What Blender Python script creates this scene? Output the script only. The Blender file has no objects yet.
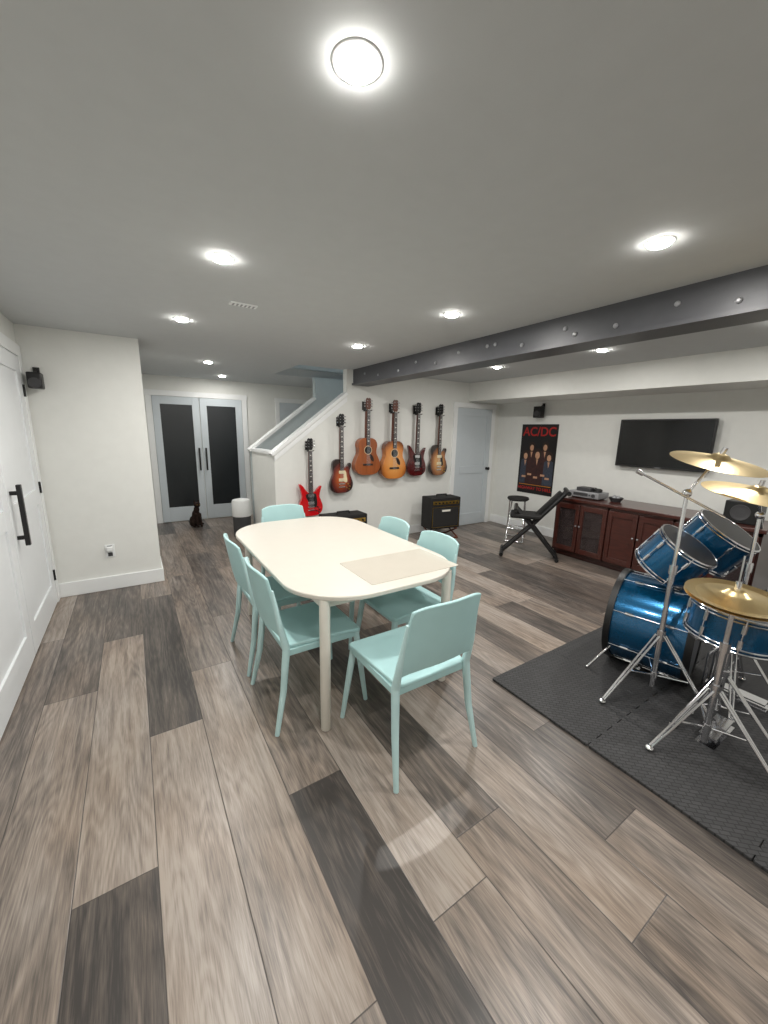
import bpy, bmesh, math, random
from mathutils import Vector, Matrix
random.seed(7)
S=bpy.context.scene
def lin(c):
    return tuple(((v/255)/12.92 if v/255<=.04045 else ((v/255+.055)/1.055)**2.4) for v in c)
# ---------------------------------------------------------------- materials
def mat(name,rgb,rough=.5,metal=0,var=.06,scale=12,bump=0,bscale=80,emit=None,estr=0,coat=0,stretch=None,spec=.5,trans=0):
    m=bpy.data.materials.new(name); m.use_nodes=True
    nt=m.node_tree; b=nt.nodes['Principled BSDF']
    c=lin(rgb)
    b.inputs['Roughness'].default_value=rough; b.inputs['Metallic'].default_value=metal
    b.inputs['Specular IOR Level'].default_value=spec
    if coat: b.inputs['Coat Weight'].default_value=coat; b.inputs['Coat Roughness'].default_value=.06
    tc=nt.nodes.new('ShaderNodeTexCoord'); mp=nt.nodes.new('ShaderNodeMapping')
    nt.links.new(tc.outputs['Object'],mp.inputs['Vector'])
    if stretch: mp.inputs['Scale'].default_value=stretch
    n=nt.nodes.new('ShaderNodeTexNoise'); n.inputs['Scale'].default_value=scale; n.inputs['Detail'].default_value=4
    nt.links.new(mp.outputs[0],n.inputs['Vector'])
    r=nt.nodes.new('ShaderNodeValToRGB')
    r.color_ramp.elements[0].position=.3; r.color_ramp.elements[1].position=.7
    r.color_ramp.elements[0].color=(*[v*(1-var) for v in c],1)
    r.color_ramp.elements[1].color=(*[min(1,v*(1+var)) for v in c],1)
    nt.links.new(n.outputs['Fac'],r.inputs['Fac']); nt.links.new(r.outputs[0],b.inputs['Base Color'])
    if bump:
        n2=nt.nodes.new('ShaderNodeTexNoise'); n2.inputs['Scale'].default_value=bscale; n2.inputs['Detail'].default_value=3
        nt.links.new(mp.outputs[0],n2.inputs['Vector'])
        bp=nt.nodes.new('ShaderNodeBump'); bp.inputs['Strength'].default_value=bump; bp.inputs['Distance'].default_value=.002
        nt.links.new(n2.outputs['Fac'],bp.inputs['Height']); nt.links.new(bp.outputs[0],b.inputs['Normal'])
    if emit:
        b.inputs['Emission Color'].default_value=(*emit,1); b.inputs['Emission Strength'].default_value=estr
    if trans: b.inputs['Transmission Weight'].default_value=trans
    return m
M={}
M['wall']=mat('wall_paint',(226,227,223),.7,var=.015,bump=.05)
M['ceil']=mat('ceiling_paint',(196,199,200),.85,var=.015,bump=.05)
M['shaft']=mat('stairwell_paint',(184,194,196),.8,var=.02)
M['trim']=mat('trim_white',(236,238,238),.4,var=.01)
M['door']=mat('door_white',(230,233,235),.42,var=.01)
M['gdoor']=mat('door_grey_white',(198,206,211),.45,var=.01)
M['steel']=mat('painted_steel_beam',(74,75,79),.42,var=.06,metal=.1,bump=.1)
M['black']=mat('black_plastic',(18,18,19),.4,var=.1)
M['tolex']=mat('amp_tolex',(22,21,21),.75,var=.2,scale=200,bump=.4,bscale=300)
M['cloth']=mat('grille_cloth',(34,33,32),.9,var=.4,scale=300,bump=.4,bscale=400)
M['gold']=mat('gold_trim',(200,165,85),.3,metal=.9)
M['chrome']=mat('chrome',(225,225,228),.14,metal=1,var=.02)
M['brass']=mat('cymbal_bronze',(242,218,165),.33,metal=1,var=.06,scale=3,bump=.2,bscale=60)
M['blue']=mat('blue_lacquer_shell',(3,84,126),.22,metal=.6,var=.3,scale=260,coat=.8)
M['head']=mat('drum_head_black',(22,22,26),.35,var=.1)
M['headc']=mat('drum_head_clear',(100,104,110),.3,var=.1)
M['mint']=mat('mint_plastic',(172,209,210),.42,var=.02)
M['mintl']=mat('mint_leg_steel',(188,219,220),.35,var=.02)
M['table']=mat('table_cream_laminate',(206,201,191),.35,var=.012)
M['tleg']=mat('table_leg_cream',(230,226,216),.4,var=.015)
M['sheet']=mat('placemat_vinyl',(194,188,176),.16,var=.015)
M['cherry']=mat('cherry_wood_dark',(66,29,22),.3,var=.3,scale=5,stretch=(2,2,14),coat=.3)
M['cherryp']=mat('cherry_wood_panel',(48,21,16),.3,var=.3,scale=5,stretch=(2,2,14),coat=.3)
M['frost']=mat('door_dark_glass',(30,34,37),.3,var=.12,scale=2)
M['screen']=mat('tv_screen',(6,6,8),.12,var=.05)
M['silver']=mat('silver_plastic',(150,151,154),.4,metal=.3,var=.1)
M['grey']=mat('dark_grey',(60,60,62),.5,var=.1)
M['carpet']=mat('stair_oak',(150,120,92),.5,var=.1)
M['cat']=mat('cat_fur_dark_brown',(44,34,30),.95,var=.35,scale=25,bump=.4,bscale=120,spec=.15)
M['neck']=mat('guitar_neck_mahogany',(92,46,28),.35,var=.15,scale=8)
M['fret']=mat('rosewood_fretboard',(44,28,22),.5,var=.2,scale=20)
M['pearl']=mat('pearl_inlay',(230,228,218),.3)
M['cream']=mat('cream_plastic',(232,218,180),.4)
M['red']=mat('guitar_cherry_red',(196,14,22),.2,coat=.8,var=.08,scale=5)
M['dcherry']=mat('guitar_dark_cherry',(78,14,15),.2,coat=.8,var=.15,scale=5)
M['mahog']=mat('guitar_mahogany_top',(150,80,38),.3,coat=.5,var=.18,scale=6,stretch=(8,1,.6))
def burst(name,inner,mid,outer,cz,rx,rz):
    m=mat(name,inner,.2,coat=.8); nt=m.node_tree; b=nt.nodes['Principled BSDF']
    tc=nt.nodes.new('ShaderNodeTexCoord'); mp=nt.nodes.new('ShaderNodeMapping')
    mp.inputs['Scale'].default_value=(1/rx,0,1/rz); mp.inputs['Location'].default_value=(0,0,-cz/rz)
    nt.links.new(tc.outputs['Object'],mp.inputs[0])
    l=nt.nodes.new('ShaderNodeVectorMath'); l.operation='LENGTH'; nt.links.new(mp.outputs[0],l.inputs[0])
    r=nt.nodes.new('ShaderNodeValToRGB'); e=r.color_ramp.elements
    e[0].position=.35; e[0].color=(*lin(inner),1); e[1].position=1; e[1].color=(*lin(outer),1)
    q=e.new(.72); q.color=(*lin(mid),1)
    nt.links.new(l.outputs['Value'],r.inputs[0]); nt.links.new(r.outputs[0],b.inputs['Base Color'])
    return m
M['sunb']=burst('guitar_sunburst',(176,84,34),(104,30,18),(30,10,9),.19,.16,.23)
M['natb']=burst('guitar_natural_burst',(224,156,84),(206,128,58),(110,56,26),.21,.22,.29)
M['tob']=burst('guitar_tobacco_burst',(206,156,96),(150,92,46),(34,20,15),.19,.16,.23)
def foam():
    m=mat('foam_mat_diamond',(50,51,53),.65,var=.05); nt=m.node_tree; b=nt.nodes['Principled BSDF']
    tc=nt.nodes.new('ShaderNodeTexCoord'); mp=nt.nodes.new('ShaderNodeMapping'); mp.inputs['Rotation'].default_value=(0,0,math.radians(45))
    nt.links.new(tc.outputs['Object'],mp.inputs[0])
    ck=nt.nodes.new('ShaderNodeTexBrick'); ck.inputs['Scale'].default_value=26; ck.inputs['Mortar Size'].default_value=.06
    ck.inputs['Brick Width'].default_value=1; ck.inputs['Row Height'].default_value=.5
    ck.inputs['Color1'].default_value=(*lin((62,62,63)),1); ck.inputs['Color2'].default_value=(*lin((54,54,55)),1); ck.inputs['Mortar'].default_value=(*lin((36,36,37)),1)
    nt.links.new(mp.outputs[0],ck.inputs[0]); nt.links.new(ck.outputs[0],b.inputs['Base Color'])
    bp=nt.nodes.new('ShaderNodeBump'); bp.inputs['Strength'].default_value=.6; bp.inputs['Distance'].default_value=.003; bp.invert=True
    nt.links.new(ck.outputs['Fac'],bp.inputs['Height']); nt.links.new(bp.outputs[0],b.inputs['Normal'])
    return m
M['foam']=foam()
# ---------------------------------------------------------------- geometry helper
def empty(name,loc=(0,0,0),rz=0,parent=None):
    e=bpy.data.objects.new(name,None); S.collection.objects.link(e); e.location=loc; e.rotation_euler=(0,0,rz); e.empty_display_size=.1
    if parent: e.parent=parent
    return e
def frame(axis):
    z=Vector(axis).normalized(); t=Vector((0,0,1)) if abs(z.z)<.95 else Vector((1,0,0))
    x=t.cross(z).normalized(); y=z.cross(x); return Matrix((x,y,z)).transposed()
class G:
    def __init__(s): s.v=[]; s.f=[]
    def add(s,v,f,Mx=None):
        o=len(s.v); s.v+=[(Mx@Vector(p)) if Mx else Vector(p) for p in v]; s.f+=[[i+o for i in q] for q in f]; return s
    def box(s,x0,x1,y0,y1,z0,z1,Mx=None):
        v=[(x,y,z) for z in (z0,z1) for y in (y0,y1) for x in (x0,x1)]
        return s.add(v,[(0,2,3,1),(4,5,7,6),(0,1,5,4),(2,6,7,3),(0,4,6,2),(1,3,7,5)],Mx)
    def lathe(s,prof,c=(0,0,0),axis=(0,0,1),n=32):
        R=frame(axis); c=Vector(c); v=[];f=[]
        for r,z in prof:
            for i in range(n):
                a=2*math.pi*i/n; v.append(c+R@Vector((r*math.cos(a),r*math.sin(a),z)))
        k=len(prof)
        for j in range(k-1):
            for i in range(n):
                i2=(i+1)%n; f.append((j*n+i,j*n+i2,(j+1)*n+i2,(j+1)*n+i))
        if prof[0][0]>1e-5: f.append(tuple(reversed(range(n))))
        if prof[-1][0]>1e-5: f.append(tuple(range((k-1)*n,k*n)))
        return s.add(v,f)
    def cyl(s,p0,p1,r0,r1=None,n=16):
        p0=Vector(p0);p1=Vector(p1); r1=r0 if r1 is None else r1; L=(p1-p0).length
        return s.lathe([(r0,0),(r1,L)],p0,p1-p0,n)
    def torus(s,c,axis,R,r,n=40,k=8):
        F=frame(axis);c=Vector(c);v=[];f=[]
        for i in range(n):
            a=2*math.pi*i/n
            for j in range(k):
                b=2*math.pi*j/k; q=R+r*math.cos(b); v.append(c+F@Vector((q*math.cos(a),q*math.sin(a),r*math.sin(b))))
        for i in range(n):
            for j in range(k):
                f.append((i*k+j,((i+1)%n)*k+j,((i+1)%n)*k+(j+1)%k,i*k+(j+1)%k))
        return s.add(v,f)
    def ball(s,c,r,sc=(1,1,1),n=16,m=10,Mx=None):
        v=[];f=[]
        for j in range(m+1):
            t=math.pi*j/m
            for i in range(n):
                a=2*math.pi*i/n; v.append((c[0]+r*sc[0]*math.sin(t)*math.cos(a),c[1]+r*sc[1]*math.sin(t)*math.sin(a),c[2]+r*sc[2]*math.cos(t)))
        for j in range(m):
            for i in range(n):
                f.append((j*n+i,(j+1)*n+i,(j+1)*n+(i+1)%n,j*n+(i+1)%n))
        return s.add(v,f,Mx)
    def path(s,pts,rs,n=10):
        for i in range(len(pts)-1):
            s.cyl(pts[i],pts[i+1],rs[i],rs[i+1],n)
            if 0<i: s.ball(pts[i],rs[i],n=n,m=6)
        return s
    def ext(s,pts,d0,d1,plane='XZ'):
        n=len(pts)
        def P(p,d): return (p[0],d,p[1]) if plane=='XZ' else ((p[0],p[1],d) if plane=='XY' else (d,p[0],p[1]))
        v=[P(p,d0) for p in pts]+[P(p,d1) for p in pts]
        f=[tuple(range(n)),tuple(reversed(range(n,2*n)))]+[(i,i+n,(i+1)%n+n,(i+1)%n) for i in range(n)]
        return s.add(v,f)
    def obj(s,name,m,parent=None,bevel=0,smooth=True,seg=2,sub=0,loc=None,rz=0):
        me=bpy.data.meshes.new(name); me.from_pydata([tuple(p) for p in s.v],[],[tuple(q) for q in s.f])
        bm=bmesh.new(); bm.from_mesh(me)
        bmesh.ops.remove_doubles(bm,verts=bm.verts,dist=1e-6)
        bmesh.ops.recalc_face_normals(bm,faces=bm.faces); bm.to_mesh(me); bm.free()
        me.materials.append(M[m] if isinstance(m,str) else m)
        if smooth:
            for p in me.polygons: p.use_smooth=True
            me.set_sharp_from_angle(angle=math.radians(40))
        o=bpy.data.objects.new(name,me); S.collection.objects.link(o)
        if parent: o.parent=parent
        if loc: o.location=loc
        o.rotation_euler=(0,0,rz)
        if bevel:
            b=o.modifiers.new('bevel','BEVEL'); b.width=bevel; b.segments=seg; b.limit_method='ANGLE'; b.angle_limit=math.radians(40)
        if sub:
            q=o.modifiers.new('sub','SUBSURF'); q.levels=sub; q.render_levels=sub
        return o
def cr(pts,k=5):
    n=len(pts);o=[]
    for i in range(n):
        p0,p1,p2,p3=[Vector((*pts[(i+j-1)%n],0)) for j in range(4)]
        for j in range(k):
            t=j/k
            q=.5*((2*p1)+(-p0+p2)*t+(2*p0-5*p1+4*p2-p3)*t*t+(-p0+3*p1-3*p2+p3)*t**3); o.append((q.x,q.y))
    return o
def rrect(x0,x1,y0,y1,r,k=10):
    o=[]
    for cx,cy,a0 in ((x1-r,y1-r,0),(x0+r,y1-r,90),(x0+r,y0+r,180),(x1-r,y0+r,270)):
        for i in range(k+1):
            a=math.radians(a0+90*i/k); o.append((cx+r*math.cos(a),cy+r*math.sin(a)))
    return o
# ---------------------------------------------------------------- room
XL,XR,YB,YG,YH,HC=-.68,5.15,-2.2,4.5,6.9,2.25
W=.1
def floor():
    pw=.238; L=1.83
    ph={0:1.30,1:1.98,2:.62,3:1.32,4:2.5,5:.82,6:.31,7:.516,-1:.7,-2:1.5}
    tone={(0,0):.84,(0,1):.25,(0,2):.72,(1,0):.2,(1,1):.78,(1,2):.35,(2,1):.25,(2,0):.42,(2,2):.5,(3,0):.95,(3,1):.42,(3,2):.6,
      (4,0):.2,(4,1):.35,(5,0):.36,(5,1):.66,(6,0):.55,(6,1):.3,(7,0):.34,(7,1):.62,(-1,0):.42,(-1,1):.35,(-1,2):.6,(-2,0):.25,(-2,1):.5}
    vs=[];fs=[];uv=[];tn=[];rn=[]
    for c in range(-2,24):
        xa=-.30+c*pw; xb=xa+pw
        xa=max(xa,XL); xb=min(xb,XR)
        if xb<=xa: continue
        p=ph.get(c,random.random()*L)
        s=p-3*L
        for k in range(8):
            ya=s+k*L; yb=ya+L
            idx=k-2
            yc0=max(ya,YB); yc1=min(yb,YH)
            if yc1<=yc0: continue
            i=len(vs); vs+=[(xa,yc0,0),(xb,yc0,0),(xb,yc1,0),(xa,yc1,0)]; fs.append((i,i+1,i+2,i+3))
            base=-.30+c*pw
            uv+=[(xa-base,yc0-ya),(xb-base,yc0-ya),(xb-base,yc1-ya),(xa-base,yc1-ya)]
            t=tone.get((c,idx)); 
            if t is None: t=random.choice([.2,.28,.38,.45,.55,.65,.78])
            tn.append(t); rn.append(random.random())
    me=bpy.data.meshes.new('floor'); me.from_pydata(vs,[],fs)
    u=me.uv_layers.new(name='UVMap')
    for i,q in enumerate(uv): u.data[i].uv=q
    a=me.attributes.new('tone','FLOAT','FACE'); b=me.attributes.new('rnd','FLOAT','FACE')
    for i in range(len(tn)): a.data[i].value=tn[i]; b.data[i].value=rn[i]
    o=bpy.data.objects.new('floor',me); S.collection.objects.link(o)
    m=bpy.data.materials.new('plank_floor'); m.use_nodes=True; nt=m.node_tree; N=nt.nodes; Lk=nt.links.new; bs=N['Principled BSDF']
    def at(n): q=N.new('ShaderNodeAttribute'); q.attribute_name=n; return q.outputs['Fac']
    def mth(op,a,b=None,c=None):
        q=N.new('ShaderNodeMath'); q.operation=op
        for i,x in enumerate((a,b,c)):
            if x is None: continue
            if isinstance(x,(int,float)): q.inputs[i].default_value=x
            else: Lk(x,q.inputs[i])
        return q.outputs[0]
    uvn=N.new('ShaderNodeUVMap'); uvn.uv_map='UVMap'; sp=N.new('ShaderNodeSeparateXYZ'); Lk(uvn.outputs[0],sp.inputs[0])
    U,V=sp.outputs[0],sp.outputs[1]; T=at('tone'); Rn=at('rnd')
    def vec(su,sv,off=0):
        cb=N.new('ShaderNodeCombineXYZ'); Lk(mth('MULTIPLY',U,su),cb.inputs[0]); Lk(mth('MULTIPLY',V,sv),cb.inputs[1]); Lk(mth('ADD',mth('MULTIPLY',Rn,60),off),cb.inputs[2]); return cb.outputs[0]
    def noise(su,sv,sc,det=5,dist=0,off=0):
        q=N.new('ShaderNodeTexNoise'); q.inputs['Scale'].default_value=sc; q.inputs['Detail'].default_value=det; q.inputs['Distortion'].default_value=dist
        Lk(vec(su,sv,off),q.inputs['Vector']); return q.outputs['Fac']
    g1=noise(40,1.8,1.6,8,.5); g2=noise(9,1.0,1.5,4,.8); g3=noise(190,9,1.5,4); g4=noise(3,1.6,1.2,2,.2,7)
    gr_=noise(5,.6,1.1,2,.3,31)
    rings=mth('ABSOLUTE',mth('SUBTRACT',mth('FRACT',mth('MULTIPLY',gr_,18)),.5))
    t2=mth('ADD',mth('MULTIPLY',T,1.0),mth('MULTIPLY',mth('SUBTRACT',g2,.5),.7))
    t2=mth('ADD',t2,mth('MULTIPLY',mth('SUBTRACT',g1,.5),.7))
    t2=mth('ADD',t2,mth('MULTIPLY',mth('SUBTRACT',g4,.5),.5))
    t2=mth('ADD',t2,mth('MULTIPLY',mth('SUBTRACT',g3,.5),.75))
    t2=mth('ADD',t2,mth('MULTIPLY',mth('SUBTRACT',rings,.25),.38))
    rp=N.new('ShaderNodeValToRGB'); Lk(t2,rp.inputs[0]); e=rp.color_ramp.elements
    e[0].position=0; e[0].color=(*lin((164,153,143)),1); e[1].position=1; e[1].color=(*lin((60,56,54)),1)
    for p,cx in ((.3,(138,126,116)),(.62,(99,91,85))):
        q=e.new(p); q.color=(*lin(cx),1)
    hs=N.new('ShaderNodeHueSaturation'); Lk(mth('ADD',mth('MULTIPLY',noise(4,1.1,1.3,2,.3,19),.9),.55),hs.inputs['Saturation']); Lk(rp.outputs[0],hs.inputs['Color'])
    eu=mth('MINIMUM',U,mth('SUBTRACT',pw,U)); ev=mth('MINIMUM',V,mth('SUBTRACT',L,V))
    d=mth('MINIMUM',eu,ev)
    gr=N.new('ShaderNodeMapRange'); gr.inputs['From Min'].default_value=.0004; gr.inputs['From Max'].default_value=.0026; Lk(d,gr.inputs[0])
    mx=N.new('ShaderNodeMix'); mx.data_type='RGBA'; mx.inputs[6].default_value=(.04,.034,.031,1)
    Lk(gr.outputs[0],mx.inputs[0]); Lk(hs.outputs[0],mx.inputs[7]); Lk(mx.outputs[2],bs.inputs['Base Color'])
    bp=N.new('ShaderNodeBump'); bp.inputs['Strength'].default_value=.35; bp.inputs['Distance'].default_value=.002
    Lk(mth('ADD',gr.outputs[0],mth('MULTIPLY',g1,.25)),bp.inputs['Height']); Lk(bp.outputs[0],bs.inputs['Normal'])
    Lk(mth('ADD',mth('MULTIPLY',g1,.18),.24),bs.inputs['Roughness'])
    me.materials.append(m)
floor()
G().box(XL,XR,YB,YG+W,HC,HC+W).box(.13,1.75,YG+W,YH,HC,HC+W).box(1.75,3.0,5.5+W,YH,HC,HC+W).obj('ceiling','ceil',smooth=False)
G().box(XL-W,XL,YB,4.22,0,HC).obj('wall_left','wall',smooth=False)
G().box(XL-W,.13,4.22,YH,0,HC).obj('wall_left_return','wall',smooth=False)
G().box(XL-W,3.1,YH,YH+W,0,HC).obj('wall_hall_end','wall',smooth=False)
G().box(3.0,3.1,5.6,YH,0,HC).obj('wall_hall_right','wall',smooth=False)
G().box(XR,XR+W,YB,YG+W,0,HC).obj('wall_right','wall',smooth=False)
G().box(XL-W,XR+W,YB-W,YB,0,HC).obj('wall_behind','wall',smooth=False)
slope=[(1.38,0),(XR,0),(XR,HC),(2.33,HC),(2.33,1.93),(1.38,1.2)]
G().ext(slope,YG,YG+W).obj('wall_guitar','wall',smooth=False)
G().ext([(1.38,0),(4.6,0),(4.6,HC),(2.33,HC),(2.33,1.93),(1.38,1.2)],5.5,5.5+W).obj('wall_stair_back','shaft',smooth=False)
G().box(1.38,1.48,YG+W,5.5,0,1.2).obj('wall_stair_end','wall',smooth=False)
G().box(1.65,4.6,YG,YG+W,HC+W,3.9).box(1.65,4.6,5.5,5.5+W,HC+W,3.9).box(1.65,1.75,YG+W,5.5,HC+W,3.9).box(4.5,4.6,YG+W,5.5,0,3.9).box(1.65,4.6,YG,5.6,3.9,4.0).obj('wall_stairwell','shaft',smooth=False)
st=empty('staircase'); g=G()
for i in range(12):
    g.box(1.52+.24*i,1.52+.24*(i+1)+.02,YG+W+.02,5.48,.175*i if i<2 else .175*(i-1),.175*(i+1))
g.obj('treads','carpet',st,smooth=False)
def cap(name,y0,y1):
    a=math.atan2(.73,.95); n=(-math.sin(a),math.cos(a)); t=.035
    P=[(1.36,1.19),(2.34,1.943)]; pts=[P[0],P[1],(P[1][0]+n[0]*t,P[1][1]+n[1]*t),(P[0][0]+n[0]*t,P[0][1]+n[1]*t)]
    G().ext(pts,y0-.02,y1+.02).obj(name,'trim',smooth=False)
cap('trim_1',YG,YG+W); cap('trim_2',5.5,5.5+W)
G().box(1.36,1.5,YG+.08,5.52,1.2,1.235).obj('trim_3','trim',smooth=False)
G().ext([(1.38,1.13),(2.33,1.86),(2.33,1.92),(1.38,1.19)],YG-.012,YG-.001).obj('trim_4','trim',smooth=False)
G().ext([(1.5,.35),(2.3,.93),(3.2,1.60),(3.2,1.85),(2.3,1.18),(1.5,.6)],5.485,5.499).obj('trim_5','trim',smooth=False)
G().box(4.45,XR,YB,YG,1.98,HC).obj('wall_soffit','wall',smooth=False)
be=empty('ceiling_steel_beam')
G().box(2.42,2.62,YB,YG-.001,2.08,HC).obj('beam_web','steel',be,smooth=False)
G().box(2.40,2.64,YB,YG-.001,2.062,2.082).obj('beam_flange','steel',be,smooth=False)
g=G()
for y in (.75,1.0,1.3,1.55,1.62,1.95,2.2,2.28,2.6,2.9,3.2,3.5,3.9,4.2):
    g.lathe([(.014,0),(.014,.007),(.007,.013)],(2.42,y,2.125 if int(y*10)%2 else 2.17),(-1,0,0),10)
g.obj('beam_bolts','silver',be)
def bb(name,x0,x1,y0,y1):
    G().box(x0,x1,y0,y1,0,.13).obj(name,'trim',bevel=.004)
bb('baseboard_left_return',XL,.145,4.2,4.22); bb('baseboard_left_hall',.13,.145,4.22,YH)
bb('baseboard_left',XL,XL+.015,YB,2.1)
bb('baseboard_guitar',1.38,4.1,YG-.015,YG); bb('baseboard_right',XR-.015,XR,YB,YG); bb('baseboard_stair_end',1.365,1.38,YG-.015,5.6)
bb('baseboard_hall_end',1.7,3.0,YH-.015,YH)
def casing(name,horiz,a0,a1,top,plane,sgn,w=.09,t=.022):
    g=G(); lo,hi=sorted((plane,plane+sgn*t))
    for s0,s1,z0,z1 in ((a0-w,a0,0,top),(a1,a1+w,0,top),(a0-w-.01,a1+w+.01,top,top+w)):
        if horiz=='Y': g.box(lo,hi,s0,s1,z0,z1)
        else: g.box(s0,s1,lo,hi,z0,z1)
    g.obj(name,'trim',bevel=.003)
def leaf(parent,name,horiz,a0,a1,z0,z1,plane,sgn,panels,m,st=.11,t=.012):
    g=G(); s=G()
    lo,hi=sorted((plane,plane+sgn*.004))
    l2,h2=sorted((plane,plane+sgn*(t+.004)))
    def bx(G_,p0,p1,q0,q1,l,h):
        if horiz=='Y': G_.box(l,h,p0,p1,q0,q1)
        else: G_.box(p0,p1,l,h,q0,q1)
    bx(s,a0,a1,z0,z1,lo,hi)
    bx(g,a0,a0+st,z0,z1,l2,h2); bx(g,a1-st,a1,z0,z1,l2,h2)
    for q0,q1 in panels: bx(g,a0+st,a1-st,q0,q1,l2,h2)
    s.obj(name+'_panel',m,parent,smooth=False); g.obj(name+'_frame',m,parent,bevel=.003)
casing('trim_closet','Y',2.2,4.1,2.0,XL,1)
d=empty('door_1')
for i,(a0,a1) in enumerate(((2.205,3.145),(3.155,4.095))):
    leaf(d,'leaf_%d'%i,'Y',a0,a1,.01,1.995,XL,1,[(.01,.2),(.88,1.0),(1.88,1.995)],'door')
g=G()
y=3.22
g.box(XL+.05,XL+.075,y-.016,y+.016,.74,1.13); g.box(XL+.014,XL+.06,y-.01,y+.01,.78,.805); g.box(XL+.014,XL+.06,y-.01,y+.01,1.065,1.09)
g.obj('pull_handle','black',d,bevel=.004)
g=G()
for z in (.25,1.0,1.75): g.cyl((XL+.022,4.098,z-.045),(XL+.022,4.098,z+.045),.008,n=10)
g.obj('hinges','black',d)
casing('trim_french','X',.30,1.60,1.96,YH,-1,w=.08)
d=empty('door_2')
for i,(a0,a1) in enumerate(((.305,.945),(.955,1.595))):
    leaf(d,'leaf_%d'%i,'X',a0,a1,.01,1.955,YH,-1,[(.01,.24),(1.84,1.955)],'gdoor',st=.10,t=.014)
    G().box(a0+.10,a1-.10,YH-.010,YH-.004,.24,1.84).obj('glass_%d'%i,'frost',d,smooth=False)
g=G()
for x in (.90,1.0):
    g.box(x-.012,x+.012,YH-.06,YH-.045,.82,1.18); g.box(x-.008,x+.008,YH-.05,YH-.016,.85,.87); g.box(x-.008,x+.008,YH-.05,YH-.016,1.13,1.15)
g.obj('pull_handles','black',d,bevel=.003)
casing('trim_hall','X',2.24,2.9,1.96,YH,-1,w=.07)
d=empty('door_3'); leaf(d,'leaf','X',2.245,2.895,.01,1.955,YH,-1,[(.01,.2),(.9,1.0),(1.85,1.955)],'gdoor')
casing('trim_utility','X',4.22,4.98,1.88,YG,-1,w=.075)
d=empty('door_4'); leaf(d,'leaf','X',4.225,4.975,.01,1.875,YG,-1,[(.01,.2),(.86,.98),(1.76,1.875)],'gdoor',st=.1)
G().lathe([(.024,0),(.024,.006),(.01,.01),(.01,.03),(.026,.04),(.026,.052),(.012,.06),(0,.06)],(4.93,YG-.016,.93),(0,-1,0),20).obj('knob','black',d)
o=empty('wall_outlet'); G().box(-.30,-.225,4.213,4.22,.31,.43).obj('plate','trim',o,bevel=.003)
G().box(-.28,-.245,4.209,4.214,.32,.355).box(-.28,-.245,4.209,4.214,.385,.42).obj('sockets','grey',o,bevel=.002)
G().box(-.285,-.24,4.17,4.213,.375,.415).obj('plug','trim',o,bevel=.005)
v=empty('ceiling_vent'); G().box(.58,.74,2.63,2.69,HC-.008,HC).obj('plate','trim',v,bevel=.002)
g=G()
for i in range(6): g.box(.595+i*.024,.605+i*.024,2.64,2.68,HC-.010,HC-.007)
g.obj('slots','silver',v,smooth=False)
# ---------------------------------------------------------------- downlights
lens=mat('downlight_lens',(255,252,246),.4,emit=(1,.965,.90),estr=110)
WARM=(1,.97,.925)
def dl(x,y,p=11.5):
    e=empty('recessed_downlight',(x,y,HC))
    G().lathe([(.040,-.0005),(.041,-.0025),(.052,-.002),(.055,0),(.042,0)],n=32).obj('trim_ring','trim',e)
    G().lathe([(.040,-.001),(.039,-.010),(.030,-.014),(0,-.015)],n=20).obj('lens',lens,e)
    l=bpy.data.lights.new('downlight','AREA'); l.shape='DISK'; l.size=.06; l.energy=p; l.color=WARM
    lo=bpy.data.objects.new('lamp',l); S.collection.objects.link(lo); lo.parent=e; lo.location=(0,0,-.0165)
for x,y in ((.47,.86),(.42,2.03),(.38,3.27),(1.82,.85),(1.82,2.04),(1.80,3.26),(3.61,.85),(3.61,2.03),(3.61,3.23),(.47,-.6),(1.82,-.6),(3.61,-.6)): dl(x,y)
for x,y in ((.84,5.12),(1.21,6.3)): dl(x,y,7.5)
l=bpy.data.lights.new('stair_fill','POINT'); l.energy=16; l.color=(.93,.97,1); l.shadow_soft_size=.05  # unseen fill lamp, added to brighten the stair shaft
lf=empty('stairwell_fill_light',(3.3,5.05,3.7)); lo=bpy.data.objects.new('lamp',l); S.collection.objects.link(lo); lo.parent=lf; lo.location=(0,0,-.1)
G().lathe([(.12,0.02),(.14,0),(.14,.08),(.02,.1),(.02,.2)],n=24).obj('fill_lamp_shade','trim',lf)  # made-up housing around the added stairwell lamp
# ---------------------------------------------------------------- table
t=empty('dining_table')
G().ext(rrect(.57,1.59,1.47,3.16,.345,14),.715,.74,'XY').obj('top','table',t,bevel=.006,seg=3)
g=G()
for x,y in ((.70,1.58),(1.475,1.58),(.70,3.045),(1.475,3.045)):
    g.lathe([(.022,0),(.026,.005),(.027,.69),(.027,.716)],(x,y,0),n=24)
g.obj('legs','tleg',t)
g=G(); g.box(.72,1.45,1.59,1.61,.66,.715).box(.72,1.45,3.02,3.04,.66,.715).box(.69,.71,1.6,3.03,.66,.715).box(1.465,1.485,1.6,3.03,.66,.715)
g.obj('apron','tleg',t,bevel=.003)
G().ext(rrect(.95,1.545,1.555,1.93,.012,4),.7402,.7420,'XY').obj('placemat','sheet',None,bevel=.0008)
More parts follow.
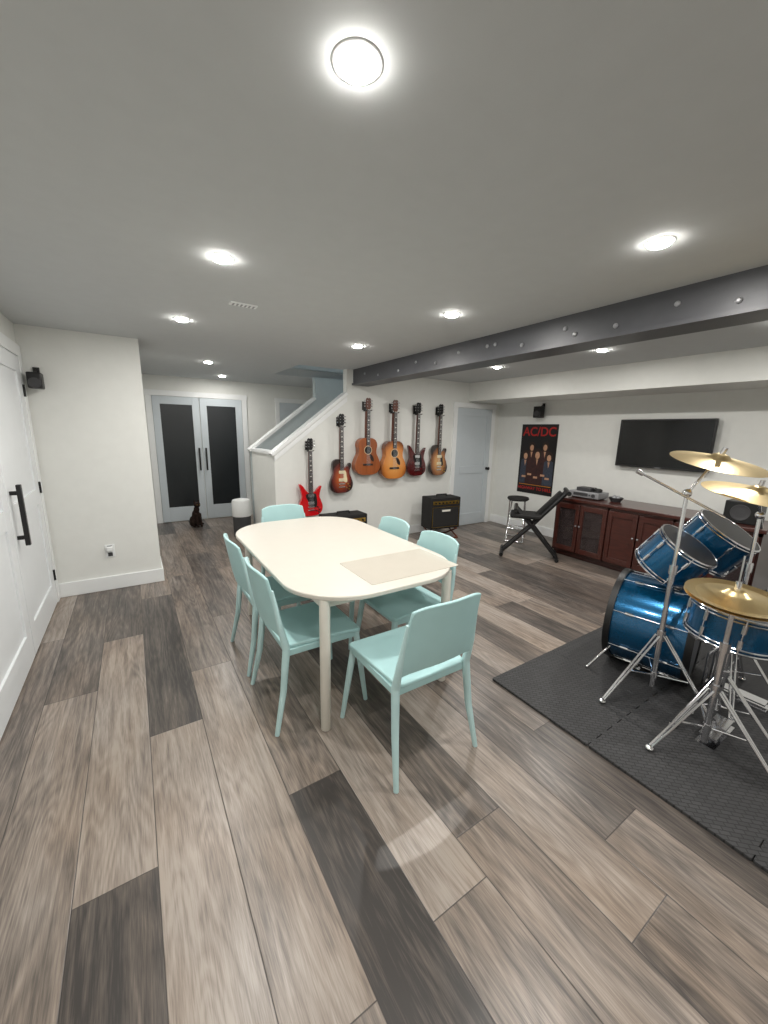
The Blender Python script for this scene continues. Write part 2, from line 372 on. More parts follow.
# ---------------------------------------------------------------- chairs
def ix2(i,k,nx): return k*(nx+1)+i
def chair(x,y,rz):
    e=empty('dining_chair',(x,y,0),rz)
    nx,ny=12,12; v=[];f=[]
    def P(i,j,z0):
        u=i/nx*2-1; w=j/ny*2-1
        k=.965 if (abs(u)>.99 and abs(w)>.99) else 1
        X=u*(.205+.012*(w))*k; Yy=.015+w*.215*k
        z=.452-.012*(1-u*u)*(1-w*w)-(.012*max(0,w-.6)/.4)
        return (X,Yy,z+z0)
    for z0 in (0,-.022):
        for j in range(ny+1):
            for i in range(nx+1): v.append(P(i,j,z0))
    n1=(nx+1)*(ny+1); ix=lambda i,j:j*(nx+1)+i
    for j in range(ny):
        for i in range(nx):
            f.append((ix(i,j),ix(i+1,j),ix(i+1,j+1),ix(i,j+1))); f.append(tuple(n1+q for q in (ix(i,j+1),ix(i+1,j+1),ix(i+1,j),ix(i,j))))
    for i in range(nx):
        f.append((ix(i,0),n1+ix(i,0),n1+ix(i+1,0),ix(i+1,0))); f.append((ix(i+1,ny),n1+ix(i+1,ny),n1+ix(i,ny),ix(i,ny)))
        f.append((ix(0,i+1),n1+ix(0,i+1),n1+ix(0,i),ix(0,i))); f.append((ix(nx,i),n1+ix(nx,i),n1+ix(nx,i+1),ix(nx,i+1)))
    G().add(v,f).obj('seat','mint',e,bevel=.007,seg=3)
    nx,nz=16,8; v=[];f=[]
    def B(i,k,o):
        u=i/nx*2-1; w=k/nz
        z=.50+.335*w; hw=.208-.022*w
        if w<.25: z+= .025*(1-abs(u)**3)*(1-w/.25)
        if w>.75: z-= .022*abs(u)**4*(w-.75)/.25
        yy=-.200-.058*w-.035*(1-u*u)
        return (u*hw,yy-o,z)
    for o in (0,.016):
        for k in range(nz+1):
            for i in range(nx+1): v.append(B(i,k,o))
    n1=(nx+1)*(nz+1)
    for k in range(nz):
        for i in range(nx):
            f.append((ix2(i,k,nx),ix2(i+1,k,nx),ix2(i+1,k+1,nx),ix2(i,k+1,nx))); f.append(tuple(n1+q for q in (ix2(i,k+1,nx),ix2(i+1,k+1,nx),ix2(i+1,k,nx),ix2(i,k,nx))))
    for i in range(nx):
        for k in (0,nz): f.append((ix2(i,k,nx),n1+ix2(i,k,nx),n1+ix2(i+1,k,nx),ix2(i+1,k,nx)))
    for k in range(nz):
        for i in (0,nx): f.append((ix2(i,k,nx),n1+ix2(i,k,nx),n1+ix2(i,k+1,nx),ix2(i,k+1,nx)))
    G().add(v,f).obj('backrest','mint',e,bevel=.005,seg=2)
    g=G()
    for s in (-1,1):
        g.path([(s*.185,.205,.44),(s*.205,.225,.25),(s*.232,.25,0)],[.019,.017,.012])
        g.path([(s*.190,-.246,.75),(s*.202,-.216,.56),(s*.203,-.19,.44),(s*.215,-.215,.22),(s*.235,-.262,0)],[.008,.015,.020,.017,.012])
    g.obj('legs','mintl',e)
    G().box(-.185,.185,.19,.21,.395,.43).box(-.185,.185,-.19,-.17,.395,.43).box(-.205,-.185,-.18,.2,.395,.43).box(.185,.205,-.18,.2,.395,.43).obj('seat_rails','mint',e,bevel=.004)
chair(1.04,1.36,0)
chair(.735,1.90,-math.pi/2)
chair(.735,2.46,-math.pi/2)
chair(1.40,1.88,math.pi/2)
chair(1.40,2.40,math.pi/2)
chair(1.08,3.06,math.pi)
# ---------------------------------------------------------------- guitars
AC=[(0,0),(.11,.008),(.18,.06),(.197,.14),(.172,.22),(.138,.285),(.136,.34),(.146,.40),(.13,.455),(.08,.49)]
AC=AC+[(0,.497)]+[(-x,y) for x,y in reversed(AC[1:])]
LP=[(0,0),(.09,.008),(.15,.05),(.167,.12),(.145,.195),(.118,.255),(.12,.305),(.138,.35),(.135,.385),(.11,.39),(.085,.355),(.05,.335),(.028,.35),(.02,.42),(-.03,.44),(-.085,.44),(-.125,.405),(-.13,.34),(-.116,.265),(-.145,.195),(-.167,.12),(-.15,.05),(-.09,.008)]
SG=[(0,0),(.09,.008),(.148,.05),(.165,.12),(.145,.195),(.122,.25),(.128,.31),(.15,.385),(.135,.395),(.10,.365),(.065,.33),(.03,.315),(-.03,.315),(-.065,.345),(-.105,.40),(-.142,.43),(-.155,.415),(-.132,.33),(-.122,.255),(-.145,.195),(-.165,.12),(-.148,.05),(-.09,.008)]
def guitar(name,x,z,h,kind,mt,guard='black'):
    e=empty(name,(x,YG-.05,z)); s=h/1.01; e.scale=(s,1,s)
    ac=kind=='AC'; th=.10 if ac else .045
    out={'AC':AC,'LP':LP,'SG':SG}[kind]; F=-th
    if ac: e.location.y=YG-.02
    G().ext(cr(out,5),0,-th).obj('body',mt,e,bevel=.006,seg=3)
    top=.40 if ac else .30
    j=.49 if ac else .34
    G().ext([(-.027,j-.02),(.027,j-.02),(.022,.86),(-.022,.86)],-th*.45,-th-.004).obj('neck','neck',e,bevel=.004)
    G().ext([(-.028,top),(.028,top),(.022,.86),(-.022,.86)],F-.003,F-.009).obj('fretboard','fret',e)
    g=G()
    for i in range(18):
        zz=top+.02+(.86-top-.02)*(1-.945**(18-i))/(1-.945**18); g.box(-.025,.025,F-.0105,F-.009,zz,zz+.0018)
    g.obj('frets','chrome',e,smooth=False)
    g=G()
    for zz in (.45,.52,.6,.66,.72,.79): g.box(-.010,.010,F-.0102,F-.009,zz,zz+.012)
    g.box(-.023,.023,F-.013,F-.009,.857,.863); g.obj('inlays','pearl',e,smooth=False)
    hs=[(-.022,0),(-.04,.045),(-.036,.14),(-.018,.155),(0,.147),(.018,.155),(.036,.14),(.04,.045),(.022,0)]
    G().ext([(a,b+.858) for a,b in hs],F+.012,F-.003).obj('headstock','black' if not ac else 'neck',e,bevel=.003)
    g=G()
    for sd in (-1,1):
        for i in range(3):
            zz=.905+.036*i; g.cyl((sd*.035,F+.005,zz),(sd*.055,F+.005,zz),.004,n=8); g.ball((sd*.058,F+.005,zz),.009,(.6,.5,1),8,6); g.cyl((sd*.022,F-.003,zz),(sd*.022,F-.012,zz),.005,n=8)
    g.obj('tuners','chrome',e)
    g=G()
    for i in range(6):
        u=(i-2.5)/2.5; g.cyl((u*.02,F-.014,.86),(u*.026,F-.016,.13 if ac else .1),.0008,n=4)
    g.obj('strings','chrome',e)
    if ac:
        G().lathe([(.05,0),(.05,.0015)],(0,F-.0005,.335),(0,-1,0),32).obj('soundhole','black',e)
        G().torus((0,F-.001,.335),(0,1,0),.056,.003,32,6).obj('rosette','cream',e)
        G().box(-.075,.075,F-.010,F,.13,.155).obj('bridge','fret',e,bevel=.004)
        G().ext(cr([(.02,.28),(.06,.27),(.09,.22),(.085,.18),(.05,.2),(.03,.24)],4),F-.0005,F-.002).obj('pickguard','fret',e)
    else:
        G().box(-.042,.042,F-.010,F,.155,.195).box(-.042,.042,F-.010,F,.255,.295).obj('pickups','chrome' if kind=='SG' else 'cream',e,bevel=.003)
        G().box(-.045,.045,F-.013,F,.118,.132).box(-.045,.045,F-.012,F,.075,.09).obj('bridge','chrome',e,bevel=.003)
        gp=[(.03,.29),(.03,.16),(.07,.14),(.08,.17),(.07,.22),(.06,.28)] if kind=='LP' else [(-.03,.145),(.03,.12),(.07,.12),(.085,.17),(.08,.22),(.075,.26),(.055,.30),(-.055,.30),(-.07,.26),(-.04,.2)]
        G().ext(cr(gp,3),F-.0005,F-.003).obj('pickguard',guard,e)
        g=G()
        for a,b in ((.095,.10),(.12,.065),(.075,.05),(.11,.03)): g.cyl((a*.95,F,b+.02),(a*.95,F-.016,b+.02),.010,.008,12)
        g.obj('knobs','gold' if kind=='LP' else 'black',e)
    g=G(); g.box(-.03,.03,.02 if ac else .05,.008 if ac else .035,.86,.97)
    g.box(-.008,.008,.03,F-.005,.845,.86).cyl((-.035,F+.02,.85),(-.035,F-.03,.857),.006,n=8).cyl((.035,F+.02,.85),(.035,F-.03,.857),.006,n=8).box(-.038,.038,F+.014,F+.024,.843,.858)
    g.obj('wall_hanger','black',e)
guitar('electric_guitar',1.79,.45,.95,'SG','red')
guitar('electric_guitar',2.21,.71,.99,'LP','sunb','cream')
guitar('acoustic_guitar',2.58,.93,.98,'AC','mahog')
guitar('acoustic_guitar',3.0,.86,1.05,'AC','natb')
guitar('electric_guitar',3.41,.88,1.02,'SG','dcherry')
guitar('electric_guitar',3.82,.87,1.03,'LP','tob')
# ---------------------------------------------------------------- amps
def amp(name,x,y,z,w,h,dd,rz=0,stand=False):
    e=empty(name,(x,y,0),rz)
    G().box(-w/2,w/2,-dd/2,dd/2,z,z+h).obj('cabinet','tolex',e,bevel=.012,seg=3)
    G().box(-w/2+.03,w/2-.03,-dd/2-.006,-dd/2+.002,z+.03,z+h*.70).obj('grille','cloth',e,bevel=.004)
    g=G(); F=-dd/2-.008
    for a in (z+.028,z+h*.70): g.box(-w/2+.025,w/2-.025,F,-dd/2,a,a+.004)
    for a in (-w/2+.025,w/2-.029): g.box(a,a+.004,F,-dd/2,z+.03,z+h*.7)
    g.box(-w/2+.03,w/2-.03,-dd/2-.004,-dd/2+.002,z+h*.79,z+h*.90)
    g.obj('gold_piping','gold',e)
    g=G()
    for i in range(7): g.cyl((-w/2+.07+i*(w-.14)/6,-dd/2-.004,z+h*.84),(-w/2+.07+i*(w-.14)/6,-dd/2-.02,z+h*.84),.013,.011,12)
    g.path([(-.09,0,z+h),(-.08,0,z+h+.03),(.08,0,z+h+.03),(.09,0,z+h)],[.009]*4); g.obj('knobs_and_handle','black',e)
    G().box(-.07,.07,F-.002,F+.002,z+h*.56,z+h*.62).obj('badge','pearl',e,bevel=.001)
    if stand:
        g=G()
        for s in (-1,1):
            g.path([(s*w*.4,-dd/2-.04,0.01),(s*w*.4,dd/2,z-.01),],[.012]*2); g.path([(s*w*.4,dd/2+.0,0.01),(s*w*.4,-dd/2,z-.01)],[.012]*2)
            g.box(s*w*.4-.012,s*w*.4+.012,-dd/2,dd/2,z-.015,z)
        g.cyl((-w*.4,-dd/2-.03,.012),(w*.4,-dd/2-.03,.012),.012); g.cyl((-w*.4,dd/2,.012),(w*.4,dd/2,.012),.012)
        g.obj('stand','neck',e)
    else:
        g=G()
        for sx in (-1,1):
            for sy in (-1,1): g.cyl((sx*w*.42,sy*dd*.38,0),(sx*w*.42,sy*dd*.38,z+.004),.015,n=12)
        g.obj('feet','black',e)
amp('guitar_amplifier',3.68,4.15,.15,.5,.45,.26,-.12,True)
amp('guitar_amplifier',2.15,4.25,.015,.56,.46,.26)
def spk(x,y,z,rz,w=.11,h=.17):
    e=empty('wall_speaker',(x,y,z),rz)
    G().box(-w/2,w/2,-.16,-.05,-h/2,h/2).obj('box','black',e,bevel=.01,seg=3)
    G().lathe([(.04,0),(.036,.004),(.015,-.004),(0,.0)],(0,-.161,-.02),(0,-1,0),20).obj('cone','grey',e)
    G().box(-.02,.02,-.012,0,h/2-.03,h/2+.05).cyl((0,-.006,h/2+.03),(0,-.09,h/2-.01),.008,n=8).obj('bracket','black',e)
spk(-.585,4.22,1.83,0,.09,.12); spk(XR,3.66,1.82,-math.pi/2,.12,.16)
# ---------------------------------------------------------------- bin in hall
e=empty('trash_bin',(1.2,5.5,0))
G().lathe([(.10,0),(.115,.01),(.12,.30),(.115,.305),(0,.305)],n=32).obj('drum','grey',e)
G().lathe([(.122,.303),(.125,.31),(.125,.50),(.115,.53),(.05,.545),(0,.545)],n=32).obj('lid','trim',e)
# cat sitting in front of the french doors
e=empty('cat',(.73,6.42,0),.35); g=G()
g.ball((0,.05,.085),.085,(.92,1.15,1)); g.ball((0,.01,.17),.066,(.9,.95,1.5)); g.ball((0,-.02,.27),.042,(1,1,1.3))
g.ball((0,-.045,.345),.047,(1.02,1,.9)); g.ball((0,-.088,.332),.021,(1,1,.8))
for s in (-1,1):
    g.cyl((s*.028,-.035,.37),(s*.036,-.03,.432),.021,.003,10)
    g.path([(s*.028,-.045,.21),(s*.027,-.075,.1),(s*.027,-.08,.015)],[.024,.016,.014]); g.ball((s*.027,-.092,.014),.017,(1,1.4,.75))
    g.ball((s*.058,.04,.06),.055,(.55,1.1,1)); g.ball((s*.058,-.03,.015),.018,(1,1.8,.75))
g.path([(0,.14,.035),(.05,.18,.018),(.11,.15,.015),(.13,.08,.015),(.12,.03,.015)],[.02,.017,.015,.013,.009])
o=g.obj('body','cat',e); r=o.modifiers.new('r','REMESH'); r.mode='VOXEL'; r.voxel_size=.006; r.use_smooth_shade=True
sm=o.modifiers.new('s','SMOOTH'); sm.iterations=3
G().ball((-.019,-.086,.352),.006).ball((.019,-.086,.352),.006).obj('eyes','gold',e)
# ---------------------------------------------------------------- poster, TV, console on right wall
def onright(name,y,z=0,x=XR): return empty(name,(x,y,z),-math.pi/2)
p=onright('band_poster',3.69,.60,XR-.001); w,h=.31,1.05
G().box(-w,w,-.004,0,0,h).obj('paper',mat('poster_black',(13,10,11),.35,var=.3,scale=6),p,smooth=False)
PR=mat('poster_red',(170,26,22),.4); PSk=mat('poster_skin',(190,146,116),.5,var=.15,scale=60); PH=mat('poster_hair',(44,28,20),.6,var=.4,scale=60)
PD=mat('poster_denim',(52,58,72),.6,var=.3,scale=40); PY=mat('poster_yellow',(190,120,40),.5); PM=mat('poster_maroon',(52,24,22),.6,var=.4,scale=20)
def txt(s,size,x,z,m,parent,y=-.005,name='lettering'):
    c=bpy.data.curves.new('t','FONT'); c.body=s; c.size=size; c.align_x='CENTER'; c.extrude=.0006; c.offset=.0015*size/.1
    o=bpy.data.objects.new('t',c); S.collection.objects.link(o); bpy.context.view_layer.update()
    me=bpy.data.meshes.new_from_object(o); bpy.data.objects.remove(o)
    me.materials.clear(); me.materials.append(m); q=bpy.data.objects.new(name,me); S.collection.objects.link(q); q.parent=parent; q.location=(x,y,z); q.rotation_euler=(math.pi/2,0,0)
    return q
txt('AC/DC',.185,0,.88,PR,p,name='title').scale=(.98,1,1)
txt('HIGHWAY TO HELL',.066,0,.06,PR,p,name='subtitle')
gm,gs,gh,gd=G(),G(),G(),G()
def disc(g,x,z,rx,rz,y):
    pts=[(x+rx*math.cos(i*math.pi/8),z+rz*math.sin(i*math.pi/8)) for i in range(16)]; g.ext(pts,y,y-.0008)
for i,(x,z,s) in enumerate(((-.20,.57,1),(-.10,.70,.95),(.01,.59,1.15),(.13,.71,.95),(.21,.56,1))):
    g=[gd,gm,gm,gm,gd][i]; k=-.0042-.0005*i
    g.ext([(x-.085*s,.15),(x+.085*s,.15),(x+.075*s,z-.06*s),(x+.03,z-.035*s),(x-.03,z-.035*s),(x-.075*s,z-.06*s)],k,k-.0006)
    disc(gh,x,z+.018,.06*s,.075*s,k-.0004); disc(gs,x,z,.034*s,.048*s,k-.0014)
    gs.box(x-.04,x+.03,k-.0022,k-.0014,.24+.04*(i%2),.27+.04*(i%2)); gs.ext([(x-.018,z-.06),(x+.018,z-.06),(x,z-.15)],k-.0022,k-.0014)
gm.obj('jackets',PM,p,smooth=False); gd.obj('denim',PD,p,smooth=False); gh.obj('hair',PH,p,smooth=False); gs.obj('faces',PSk,p,smooth=False)
G().box(-.28,.28,-.0048,-.004,.13,.14).obj('rule',PY,p,smooth=False)
tv=onright('wall_tv',2.03,1.14)
G().box(-.475,.475,-.085,-.045,0,.56).obj('frame','black',tv,bevel=.006); G().box(-.455,.455,-.087,-.084,.022,.545).obj('screen','screen',tv,smooth=False)
G().box(-.14,.14,-.046,0,.15,.4).obj('wall_mount','grey',tv)
G().box(-.03,.03,-.089,-.086,.006,.014).obj('logo','silver',tv)
c=onright('media_console',1.88,0,5.03); hw=.97; dp=.56; h=.74
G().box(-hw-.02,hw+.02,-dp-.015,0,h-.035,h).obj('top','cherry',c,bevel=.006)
g=G(); g.box(-hw,hw,-.02,0,.06,h-.035).box(-hw,hw,-dp,0,.06,.09).box(-hw+.01,hw-.01,-dp+.03,-.02,0,.06)
for x in (-hw,-.335,.305,hw-.03): g.box(x,x+.03,-dp,0,.06,h-.035)
g.box(-hw,hw,-dp,0,h-.07,h-.035)
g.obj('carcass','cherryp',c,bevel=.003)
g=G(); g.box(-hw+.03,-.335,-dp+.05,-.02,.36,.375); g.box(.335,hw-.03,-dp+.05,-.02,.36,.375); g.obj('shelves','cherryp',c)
g=G(); k=G(); gl=G()
doors=[(-hw+.015,-.65,1),(-.645,-.325,1),(-.315,-.003,0),(.003,.315,0),(.325,.645,1),(.65,hw-.015,1)]
for a,b,isg in doors:
    z0,z1=.085,h-.065; F0,F1=-dp-.02,-dp
    g.box(a+.003,a+.05,F0,F1,z0,z1).box(b-.05,b-.003,F0,F1,z0,z1).box(a+.05,b-.05,F0,F1,z0,z0+.06).box(a+.05,b-.05,F0,F1,z1-.06,z1)
    if isg: gl.box(a+.05,b-.05,-dp-.01,-dp-.006,z0+.06,z1-.06)
    else: g.box(a+.05,b-.05,-dp-.01,-dp-.002,z0+.06,z1-.06)
for x in (-.67,-.625,-.025,.025,.625,.67): k.ball((x,-dp-.035,.42),.011); k.cyl((x,-dp-.02,.42),(x,-dp-.035,.42),.005,n=8)
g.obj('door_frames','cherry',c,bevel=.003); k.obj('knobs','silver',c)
gm_=bpy.data.materials.new('cabinet_glass'); gm_.use_nodes=True; b=gm_.node_tree.nodes['Principled BSDF']; b.inputs['Base Color'].default_value=(.06,.045,.045,1); b.inputs['Roughness'].default_value=.05; b.inputs['Alpha'].default_value=.5
gl.obj('door_glass',gm_,c,smooth=False)
g=G()
for x,z,w_,h_ in ((-.86,.09,.16,.10),(-.55,.09,.12,.18),(-.86,.375,.2,.08),(-.52,.375,.14,.12)): g.box(x-.05,x+w_-.05,-dp+.12,-.1,z,z+h_)
g.obj('av_components','black',c,bevel=.004)
# flat grey receiver with a small device and cable coil
b=onright('audio_receiver',2.60,.74,4.72)
G().box(-.19,.19,-.12,.12,.012,.085).obj('case','silver',b,bevel=.008,seg=3)
g=G(); g.box(-.12,.06,-.125,-.118,.035,.07).box(-.16,-.11,-.08,.08,0,.014).box(.11,.16,-.08,.08,0,.014); g.cyl((.13,-.118,.05),(.13,-.135,.05),.02); g.cyl((.085,-.118,.05),(.085,-.13,.05),.009); g.obj('front_controls','grey',b)
G().box(-.12,.06,-.07,.07,.085,.13).obj('set_top_box','grey',b,bevel=.006); G().torus((.11,0,.097),(0,0,1),.045,.010,24,8).torus((.112,.004,.115),(.1,0,1),.042,.009,24,8).obj('cable_coil','black',b)
b=onright('small_bowl',2.28,.74,4.75); G().lathe([(.05,0),(.08,.05),(.075,.05),(.045,.008),(0,.008)],n=24).obj('bowl','grey',b)
G().ball((.02,0,.045),.027).ball((-.025,.015,.045),.027).ball((-.005,-.028,.048),.025).obj('contents','silver',b)
b=onright('bookshelf_speaker',1.12,.74,4.72); G().box(-.12,.12,-.12,.12,0,.2).obj('box','black',b,bevel=.008)
G().lathe([(.075,0),(.07,.006),(.025,-.004),(0,.004)],(0,-.121,.1),(0,-1,0),24).obj('cone','grey',b)
e=empty('keyboard_stand',(4.10,2.92,0),math.radians(-52)); g=G()
for s in (-1,1):
    g.path([(-.33,s*.05,.03),(.02,s*.05,.42),(.36,s*.05,.84)],[.02,.024,.024]); g.path([(.31,s*.09,.03),(-.02,s*.09,.42),(-.20,s*.09,.60)],[.02,.024,.022])
for x in (-.33,.31): g.cyl((x,-.2,.025),(x,.2,.025),.023)
g.cyl((.36,-.2,.84),(.36,.2,.84),.026); g.cyl((-.20,-.2,.60),(-.20,.2,.60),.024); g.cyl((0,-.12,.40),(0,.12,.40),.03)
g.obj('frame','black',e)
Mx=Matrix.Translation((.19,0,.66))@Matrix.Rotation(-math.radians(50.5),4,'Y')
G().box(-.20,.20,-.045,.045,.0,.05,Mx).obj('upper_brace','tolex',e,bevel=.012)
G().box(-.26,.10,-.15,.15,.49,.545).obj('seat_pad','tolex',e,bevel=.02,seg=3)
e=empty('folding_stool',(4.55,3.5,0),.6)
G().lathe([(.0,.58),(.13,.58),(.15,.60),(.14,.625),(0,.63)],n=28).obj('seat','tolex',e)
g=G()
for s in (-1,1):
    g.path([(-.11,s*.1,.58),(.17,s*.13,.01)],[.010]*2); g.path([(.11,s*.085,.58),(-.17,s*.115,.01)],[.010]*2)
for x,zz in ((.17,.01),(-.17,.01)): g.cyl((x,-.13,zz+.002),(x,.13,zz+.002),.011)
g.cyl((-.09,-.1,.18),(-.09,.1,.18),.008); g.cyl((.09,-.1,.18),(.09,.1,.18),.008); g.obj('legs','chrome',e)
# ---------------------------------------------------------------- drum corner : interlocking foam tiles
T=.61; g=G()
for i in range(4):
    for j in range(4):
        x0=1.74+i*T; y1=1.41-j*T
        g.ext(rrect(x0+.0015,x0+T-.0015,y1-T+.0015,y1-.0015,.006,2),0,.016,'XY')
        if i<3:
            for k in range(6):
                yy=y1-.05-k*.1; g.box(x0+T-.012,x0+T+.012,yy-.03,yy+.02,0,.0161)
        if j<3:
            for k in range(6):
                xx=x0+.05+k*.1; g.box(xx-.02,xx+.03,y1-T-.012,y1-T+.012,0,.0161)
g.obj('foam_mat','foam',None,bevel=.002,seg=1)
ZM=.0165
KIT=empty('drum_kit')
def drum(e,c,axis,r,dp,hoop='chrome',front='head',back='head',nl=8,pre=''):
    c=Vector(c); a=Vector(axis).normalized(); F=frame(a)
    G().lathe([(r,-dp/2),(r,dp/2)],c,a,48).obj(pre+'shell','blue',e)
    g=G()
    for s in (-1,1):
        if hoop=='chrome': g.torus(c+a*s*dp/2,a,r+.008,.006,48,6).torus(c+a*s*(dp/2-.018),a,r+.006,.005,48,6)
        else:
            z0,z1=sorted((s*(dp/2-.022),s*(dp/2+.014))); g.lathe([(r+.004,z0),(r+.018,z0),(r+.018,z1),(r+.004,z1),(r+.004,z0)],c,a,48)
    g.obj(pre+'hoops',hoop,e)
    G().lathe([(r+.002,dp/2-.001),(r+.002,dp/2+.004),(0,dp/2+.005)],c,a,48).obj(pre+'batter_head',front,e)
    G().lathe([(r+.002,-dp/2+.001),(r+.002,-dp/2-.004),(0,-dp/2-.005)],c,a,48).obj(pre+'resonant_head',back,e)
    g=G()
    for i in range(nl):
        t=2*math.pi*(i+.5)/nl; d=F@Vector((math.cos(t),math.sin(t),0)); q=c+d*(r+.010)
        g.cyl(q-a*(dp/2+.005),q+a*(dp/2+.005),.0035,n=6)
        for s in (-1,1):
            pp=q+a*s*dp*.24-d*.004; g.cyl(pp-a*.022,pp+a*.022,.010,n=8)
    g.obj(pre+'lugs','chrome',e)
e=empty('bass_drum',parent=KIT); bc=(2.74,.96,.304+ZM+.002); bax=(.20,-.975,0)
drum(e,bc,bax,.286,.42,hoop='black',front='headc',back='head',nl=8)
g=G()
for s in (-1,1): g.path([(bc[0]+s*.26,bc[1]+.12,.2),(bc[0]+s*.38,bc[1]+.2,ZM+.009)],[.008,.008]); g.ball((bc[0]+s*.38,bc[1]+.2,ZM+.010),.010)
g.obj('spurs','chrome',e)
px,py=2.84,.60
g=G(); g.box(px-.045,px+.045,py-.2,py+.09,ZM,ZM+.012).box(px-.035,px+.035,py-.19,py+.05,.05,.058,None)
g.path([(px-.06,py+.08,ZM),(px-.06,py+.08,.24),(px+.06,py+.08,.24),(px+.06,py+.08,ZM)],[.009]*4).path([(px,py+.08,.24),(px,py+.1,.34)],[.006]*2).ball((px,py+.105,.34),.022)
g.obj('kick_pedal','chrome',e)
g=G()
tp=(2.84,.97); g.cyl((tp[0],tp[1],.58),(tp[0],tp[1],.86),.013); g.path([(tp[0],tp[1],.80),(2.72,.93,.80)],[.010]*2).path([(tp[0],tp[1],.82),(3.04,.93,.84)],[.010]*2)
g.box(tp[0]-.03,tp[0]+.03,tp[1]-.03,tp[1]+.03,.585,.62).obj('tom_mount','chrome',e)
tx=(.04,-.55,.84)
drum(e,(2.66,.90,.80),tx,.154,.215,front='head',back='head',nl=6,pre='rack_tom_')
drum(e,(3.05,.84,.85),tx,.170,.235,front='head',back='head',nl=6,pre='rack_tom_b_')
def tripod(g,x,y,r,hz,a0=0,z0=ZM,legs=(0,120,240)):
    for d_ in legs:
        a=math.radians(a0+d_); c_,s_=math.cos(a),math.sin(a)
        for o in (-.012,.012):
            g.path([(x+.02*c_-o*s_,y+.02*s_+o*c_,hz),(x+r*c_-o*s_*.5,y+r*s_+o*c_*.5,z0+.012)],[.006,.006],8)
        g.cyl((x+.02*c_,y+.02*s_,hz*.42),(x+r*.52*c_,y+r*.52*s_,z0+(hz-z0)*.48),.005,n=8)
        g.ball((x+r*c_,y+r*s_,z0+.013),.016,(1.2,1.2,.8),10,6)
    g.cyl((x,y,hz-.03),(x,y,hz+.03),.022,n=14); g.cyl((x,y,hz*.38),(x,y,hz*.46),.018,n=14)
def cym(e,c,axis,r,name='cymbal'):
    p=[(.006,.03),(.02,.030),(.034,.024),(.045,.012),(.06,.006),(r*.6,-.004),(r,-.016),(r,-.0175),(r*.6,-.0055),(.06,.0045),(.045,.0105),(.02,.027),(.006,.027)]
    G().lathe(p,c,axis,64).obj(name,'brass',e)
e=empty('snare_drum',parent=KIT); drum(e,(2.46,.53,.60),(.03,-.06,1),.184,.165,front='headc',back='headc',nl=8)
g=G(); tripod(g,2.46,.53,.24,.30,35); g.cyl((2.46,.53,.1),(2.46,.53,.44),.013)
for d_ in (20,140,260):
    a=math.radians(d_); g.path([(2.46,.53,.44),(2.46+.17*math.cos(a),.53+.17*math.sin(a),.50),(2.46+.198*math.cos(a),.53+.198*math.sin(a),.53)],[.008]*3)
g.obj('snare_stand','chrome',e)
e=empty('floor_tom',parent=KIT); drum(e,(3.35,.25,.42),(0,0,1),.2,.38,front='head',back='head',nl=8)
g=G()
for d_ in (30,150,270):
    a=math.radians(d_); g.cyl((3.35+.225*math.cos(a),.25+.225*math.sin(a),.5),(3.35+.225*math.cos(a),.25+.225*math.sin(a),ZM),.009,n=10)
g.obj('legs','chrome',e)
e=empty('hi_hat',parent=KIT); hx,hy=2.2,.49
cym(e,(hx,hy,.815),(-.06,-.06,1),.185,'top_cymbal'); cym(e,(hx,hy,.795),(.06,.06,-1),.185,'bottom_cymbal')
g=G(); tripod(g,hx,hy,.27,.34,150); g.cyl((hx,hy,.06),(hx,hy,.56),.014); g.cyl((hx,hy,.56),(hx,hy,.78),.010); g.cyl((hx,hy,.78),(hx,hy,1.0),.0035,n=8)
g.cyl((hx,hy,.84),(hx,hy,.88),.012); g.cyl((hx,hy,.54),(hx,hy,.585),.02); g.cyl((hx,hy,.765),(hx,hy,.785),.022)
g.box(hx+.02,hx+.30,hy-.04,hy+.04,ZM,ZM+.01).box(hx+.04,hx+.28,hy-.035,hy+.035,.06,.068)
g.obj('stand','chrome',e)
e=empty('crash_cymbal',parent=KIT); sx,sy=2.38,.8
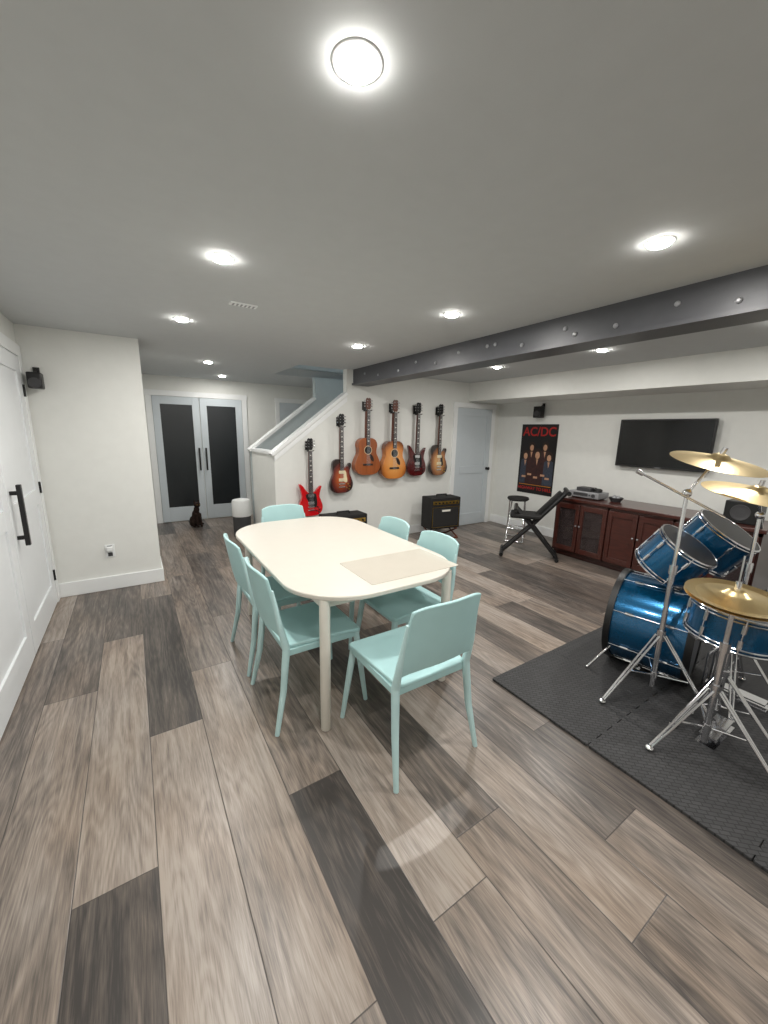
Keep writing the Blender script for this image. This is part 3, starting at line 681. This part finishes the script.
cym(e,(2.46,.72,1.395),(-.08,-.24,1),.205)
g=G(); tripod(g,sx,sy,.30,.42,155); g.cyl((sx,sy,.1),(sx,sy,.8),.013); g.cyl((sx,sy,.8),(sx,sy,1.22),.009); g.cyl((sx,sy,.78),(sx,sy,.83),.019)
g.ball((sx,sy,1.22),.022); g.cyl((sx,sy,1.22),(2.46,.725,1.40),.007); g.cyl((2.46,.722,1.40),(2.454,.70,1.455),.011)
g.cyl((2.22,.95,1.31),(2.48,.66,1.11),.006); g.cyl((2.20,.972,1.325),(2.22,.95,1.31),.012)
g.obj('stand','chrome',e)
e=empty('ride_cymbal',parent=KIT); sx,sy=2.80,.60
cym(e,(2.68,.60,1.235),(-.05,-.18,1),.235)
g=G(); tripod(g,sx,sy,.28,.42,-80,legs=(0,75,-75)); g.cyl((sx,sy,ZM),(sx,sy,.8),.013); g.cyl((sx,sy,.8),(sx,sy,1.10),.009); g.cyl((sx,sy,.78),(sx,sy,.83),.019)
g.ball((sx,sy,1.10),.022); g.cyl((sx+.08,sy,1.02),(2.68,.60,1.235),.007); g.cyl((2.68,.60,1.24),(2.676,.59,1.295),.011); g.obj('stand','chrome',e)
# ---------------------------------------------------------------- camera
f=385.0
c1=Vector((130-384,512-426,-f)).normalized(); c2=Vector((0,80.7,-f)).normalized()
Zc=-(c1.cross(c2)).normalized()
if Zc.y<0: Zc=-Zc
Xc=c1.cross(Zc); Rcw=Matrix((Xc,c1,Zc))
cam=bpy.data.cameras.new('camera'); co=bpy.data.objects.new('camera',cam); S.collection.objects.link(co)
co.matrix_world=Matrix.Translation((0,0,1.5))@Rcw.to_4x4()
cam.sensor_fit='HORIZONTAL'; cam.sensor_width=36; cam.lens=36*f/768; cam.clip_start=.02
S.camera=co
w=bpy.data.worlds.new('world'); S.world=w; w.use_nodes=True; w.node_tree.nodes['Background'].inputs[0].default_value=(.5,.52,.55,1); w.node_tree.nodes['Background'].inputs[1].default_value=.05
S.view_settings.view_transform='Standard'; S.view_settings.exposure=-0.05
